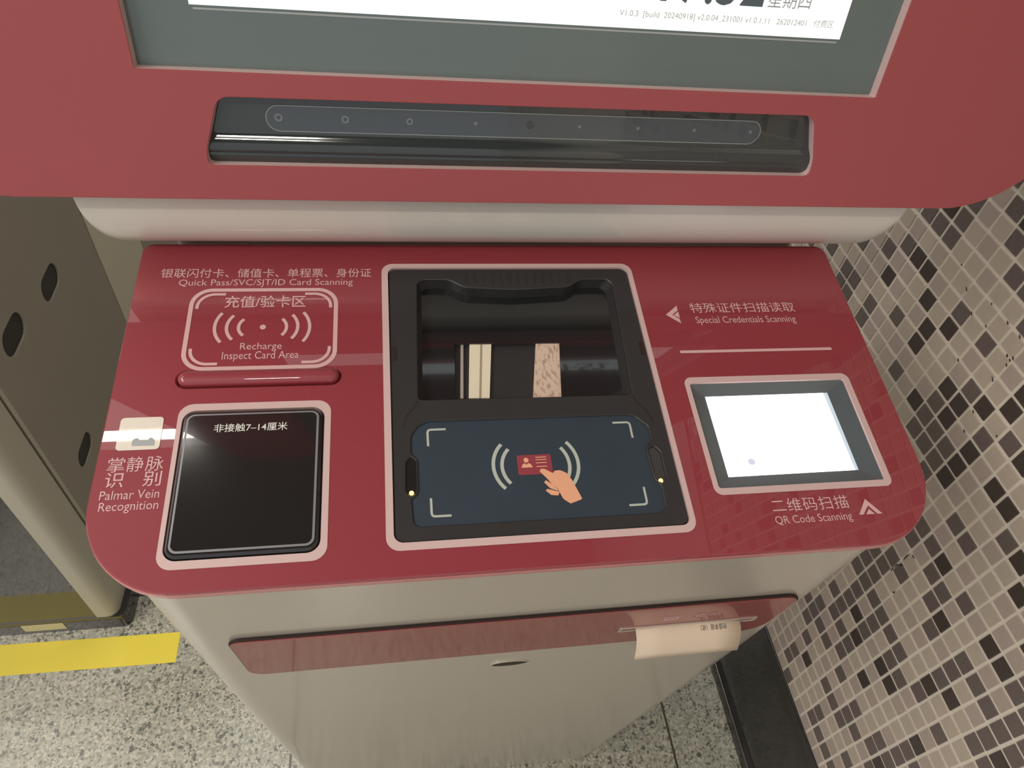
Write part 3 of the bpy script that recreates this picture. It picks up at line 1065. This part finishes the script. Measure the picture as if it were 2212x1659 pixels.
text('clock_digits', '17:52', 74.0, 141.6, 127.2, 157.5, TZ, M['clock_ink'], FS, screen, weight=0.012)
text('weekday', '星期四', 144.8, 173.6, 127.6, 138.4, TZ, M['ink_grey'], FS, screen)
text('version_line', 'V1.0.3  [build  20240918] v2.0.04_231001 v1.0.1.11   262012401   付费区', 49.6, 193.6, 117.4, 122.4, TZ, M['screen_ink'], FS, screen)

# sensor bar in the slot
bm = bmesh.new()
prof = [(67, -7.9), (44, -7.6), (41, -7.5), (39.5, -7.2), (38.2, -6.6), (37, -5.8), (35.6, -5.0), (34, -4.4), (32, -4.1), (30, -4.1), (28.9, -4.3), (28.4, -4.9), (27.8, -4.6), (25.5, -5.0), (23, -6.0), (20, -7.4), (15, -7.6)]
rgs = [[(x * .001, u * .001, w * .001) for u, w in prof] for x in (-209, -196, 198, 210)]
loft(bm, rgs, close=False)
bar = obj('sensor_bar', bm, M['sensor_bar'], FS, kiosk, smooth=True)
pill = mm(stadium(-2.2, 49.6, 333, 16.4))
pill2 = mm(stadium(-2.2, 49.6, 332, 15.4))
bm = bmesh.new()
flat(bm, pill, [pill2], -0.0073)
obj('window_outline', bm, M['pill_line'], FS, bar)
bm = bmesh.new()
flat(bm, pill2, [], -0.0074)
pw = obj('sensor_window', bm, M['sensor_pill'], FS, bar)
for k, x in enumerate((-160.7, -119.8, -79.2, -36.4, 0.0, 33.6, 74.6, 115.1, 156.6)):
    bm = bmesh.new()
    r0 = (2.6, 2.5, 2.2, 1.3, 2.6, 1.2, 1.2, 1.2, 1.2)[k]
    c = lambda r: mm([(x + r * math.cos(2 * math.pi * q / 18), 50.2 + r * math.sin(2 * math.pi * q / 18)) for q in range(18)])
    if k < 3: plate(bm, c(r0), [c(r0 * 0.5)], -0.0074, -0.0071)
    else: plate(bm, c(r0), [], -0.0074, -0.0071)
    obj('sensor_eye', bm, M['sensor_bar'] if k == 4 else M['dot'], FS, bar)

# ------------------------------------------------------------------ receipt hanging from the slot
bm = bmesh.new()
path = [(-0.006, -171.3), (0.0, -171.2), (3.0, -171.3), (6.5, -172.4), (10.0, -174.6), (13.2, -178.0), (16.0, -182.2), (18.6, -187.0), (21.2, -192.5)]
path = [(w * 0.001, s * 0.001) for w, s in path]
left = [100.0, 100.0, 100.0, 100.0, 100.1, 100.1, 100.2, 100.2, 100.2]
top = []
for side in (0, 1):
    pass
rows = []
for (w, s), lx in zip(path, left):
    rows.append([((lx + (93.6) * t) * 0.001, s, w) for t in (0, .25, .5, .75, 1)])
vr = [[bm.verts.new(p) for p in r_] for r_ in rows]
for a, b_ in zip(vr, vr[1:]):
    for i in range(4):
        bm.faces.new((a[i], a[i + 1], b_[i + 1], b_[i]))
rec = obj('receipt_paper', bm, M['paper'], FF, None, smooth=True)
md = rec.modifiers.new('thickness', 'SOLIDIFY')
md.thickness = 0.00012
md.offset = 0
tag(rec, 'blank cream paper receipt curling out of the slot in the dark red strip', 'receipt')
# printed line following the curl
rtext = text('printed_line', '充值单据（收）', 157.5, 181.0, -1.0, 3.2, 0.0, M['paper_ink'], FF, rec, flip=True)
for v in rtext.data.vertices:
    # y (mm range -1..3.2) walks along the curl: map to arc position
    t = (3.2 - v.co.y * 1000) / 4.2          # 0 top, 1 bottom
    d = 2.8 + t * 5.0                        # mm of paper outside the slot
    acc = 0; pts = path[1:]
    for (w0, s0), (w1, s1) in zip(pts, pts[1:]):
        seg = math.hypot(w1 - w0, s1 - s0) * 1000
        if acc + seg >= d:
            q = (d - acc) / seg
            w = w0 + (w1 - w0) * q; s = s0 + (s1 - s0) * q
            nrm = Vector((-(s1 - s0), (w1 - w0))).normalized()   # (dw, ds)
            v.co = Vector((v.co.x, s + nrm.y * 0.0002, w + nrm.x * 0.0002))
            break
        acc += seg
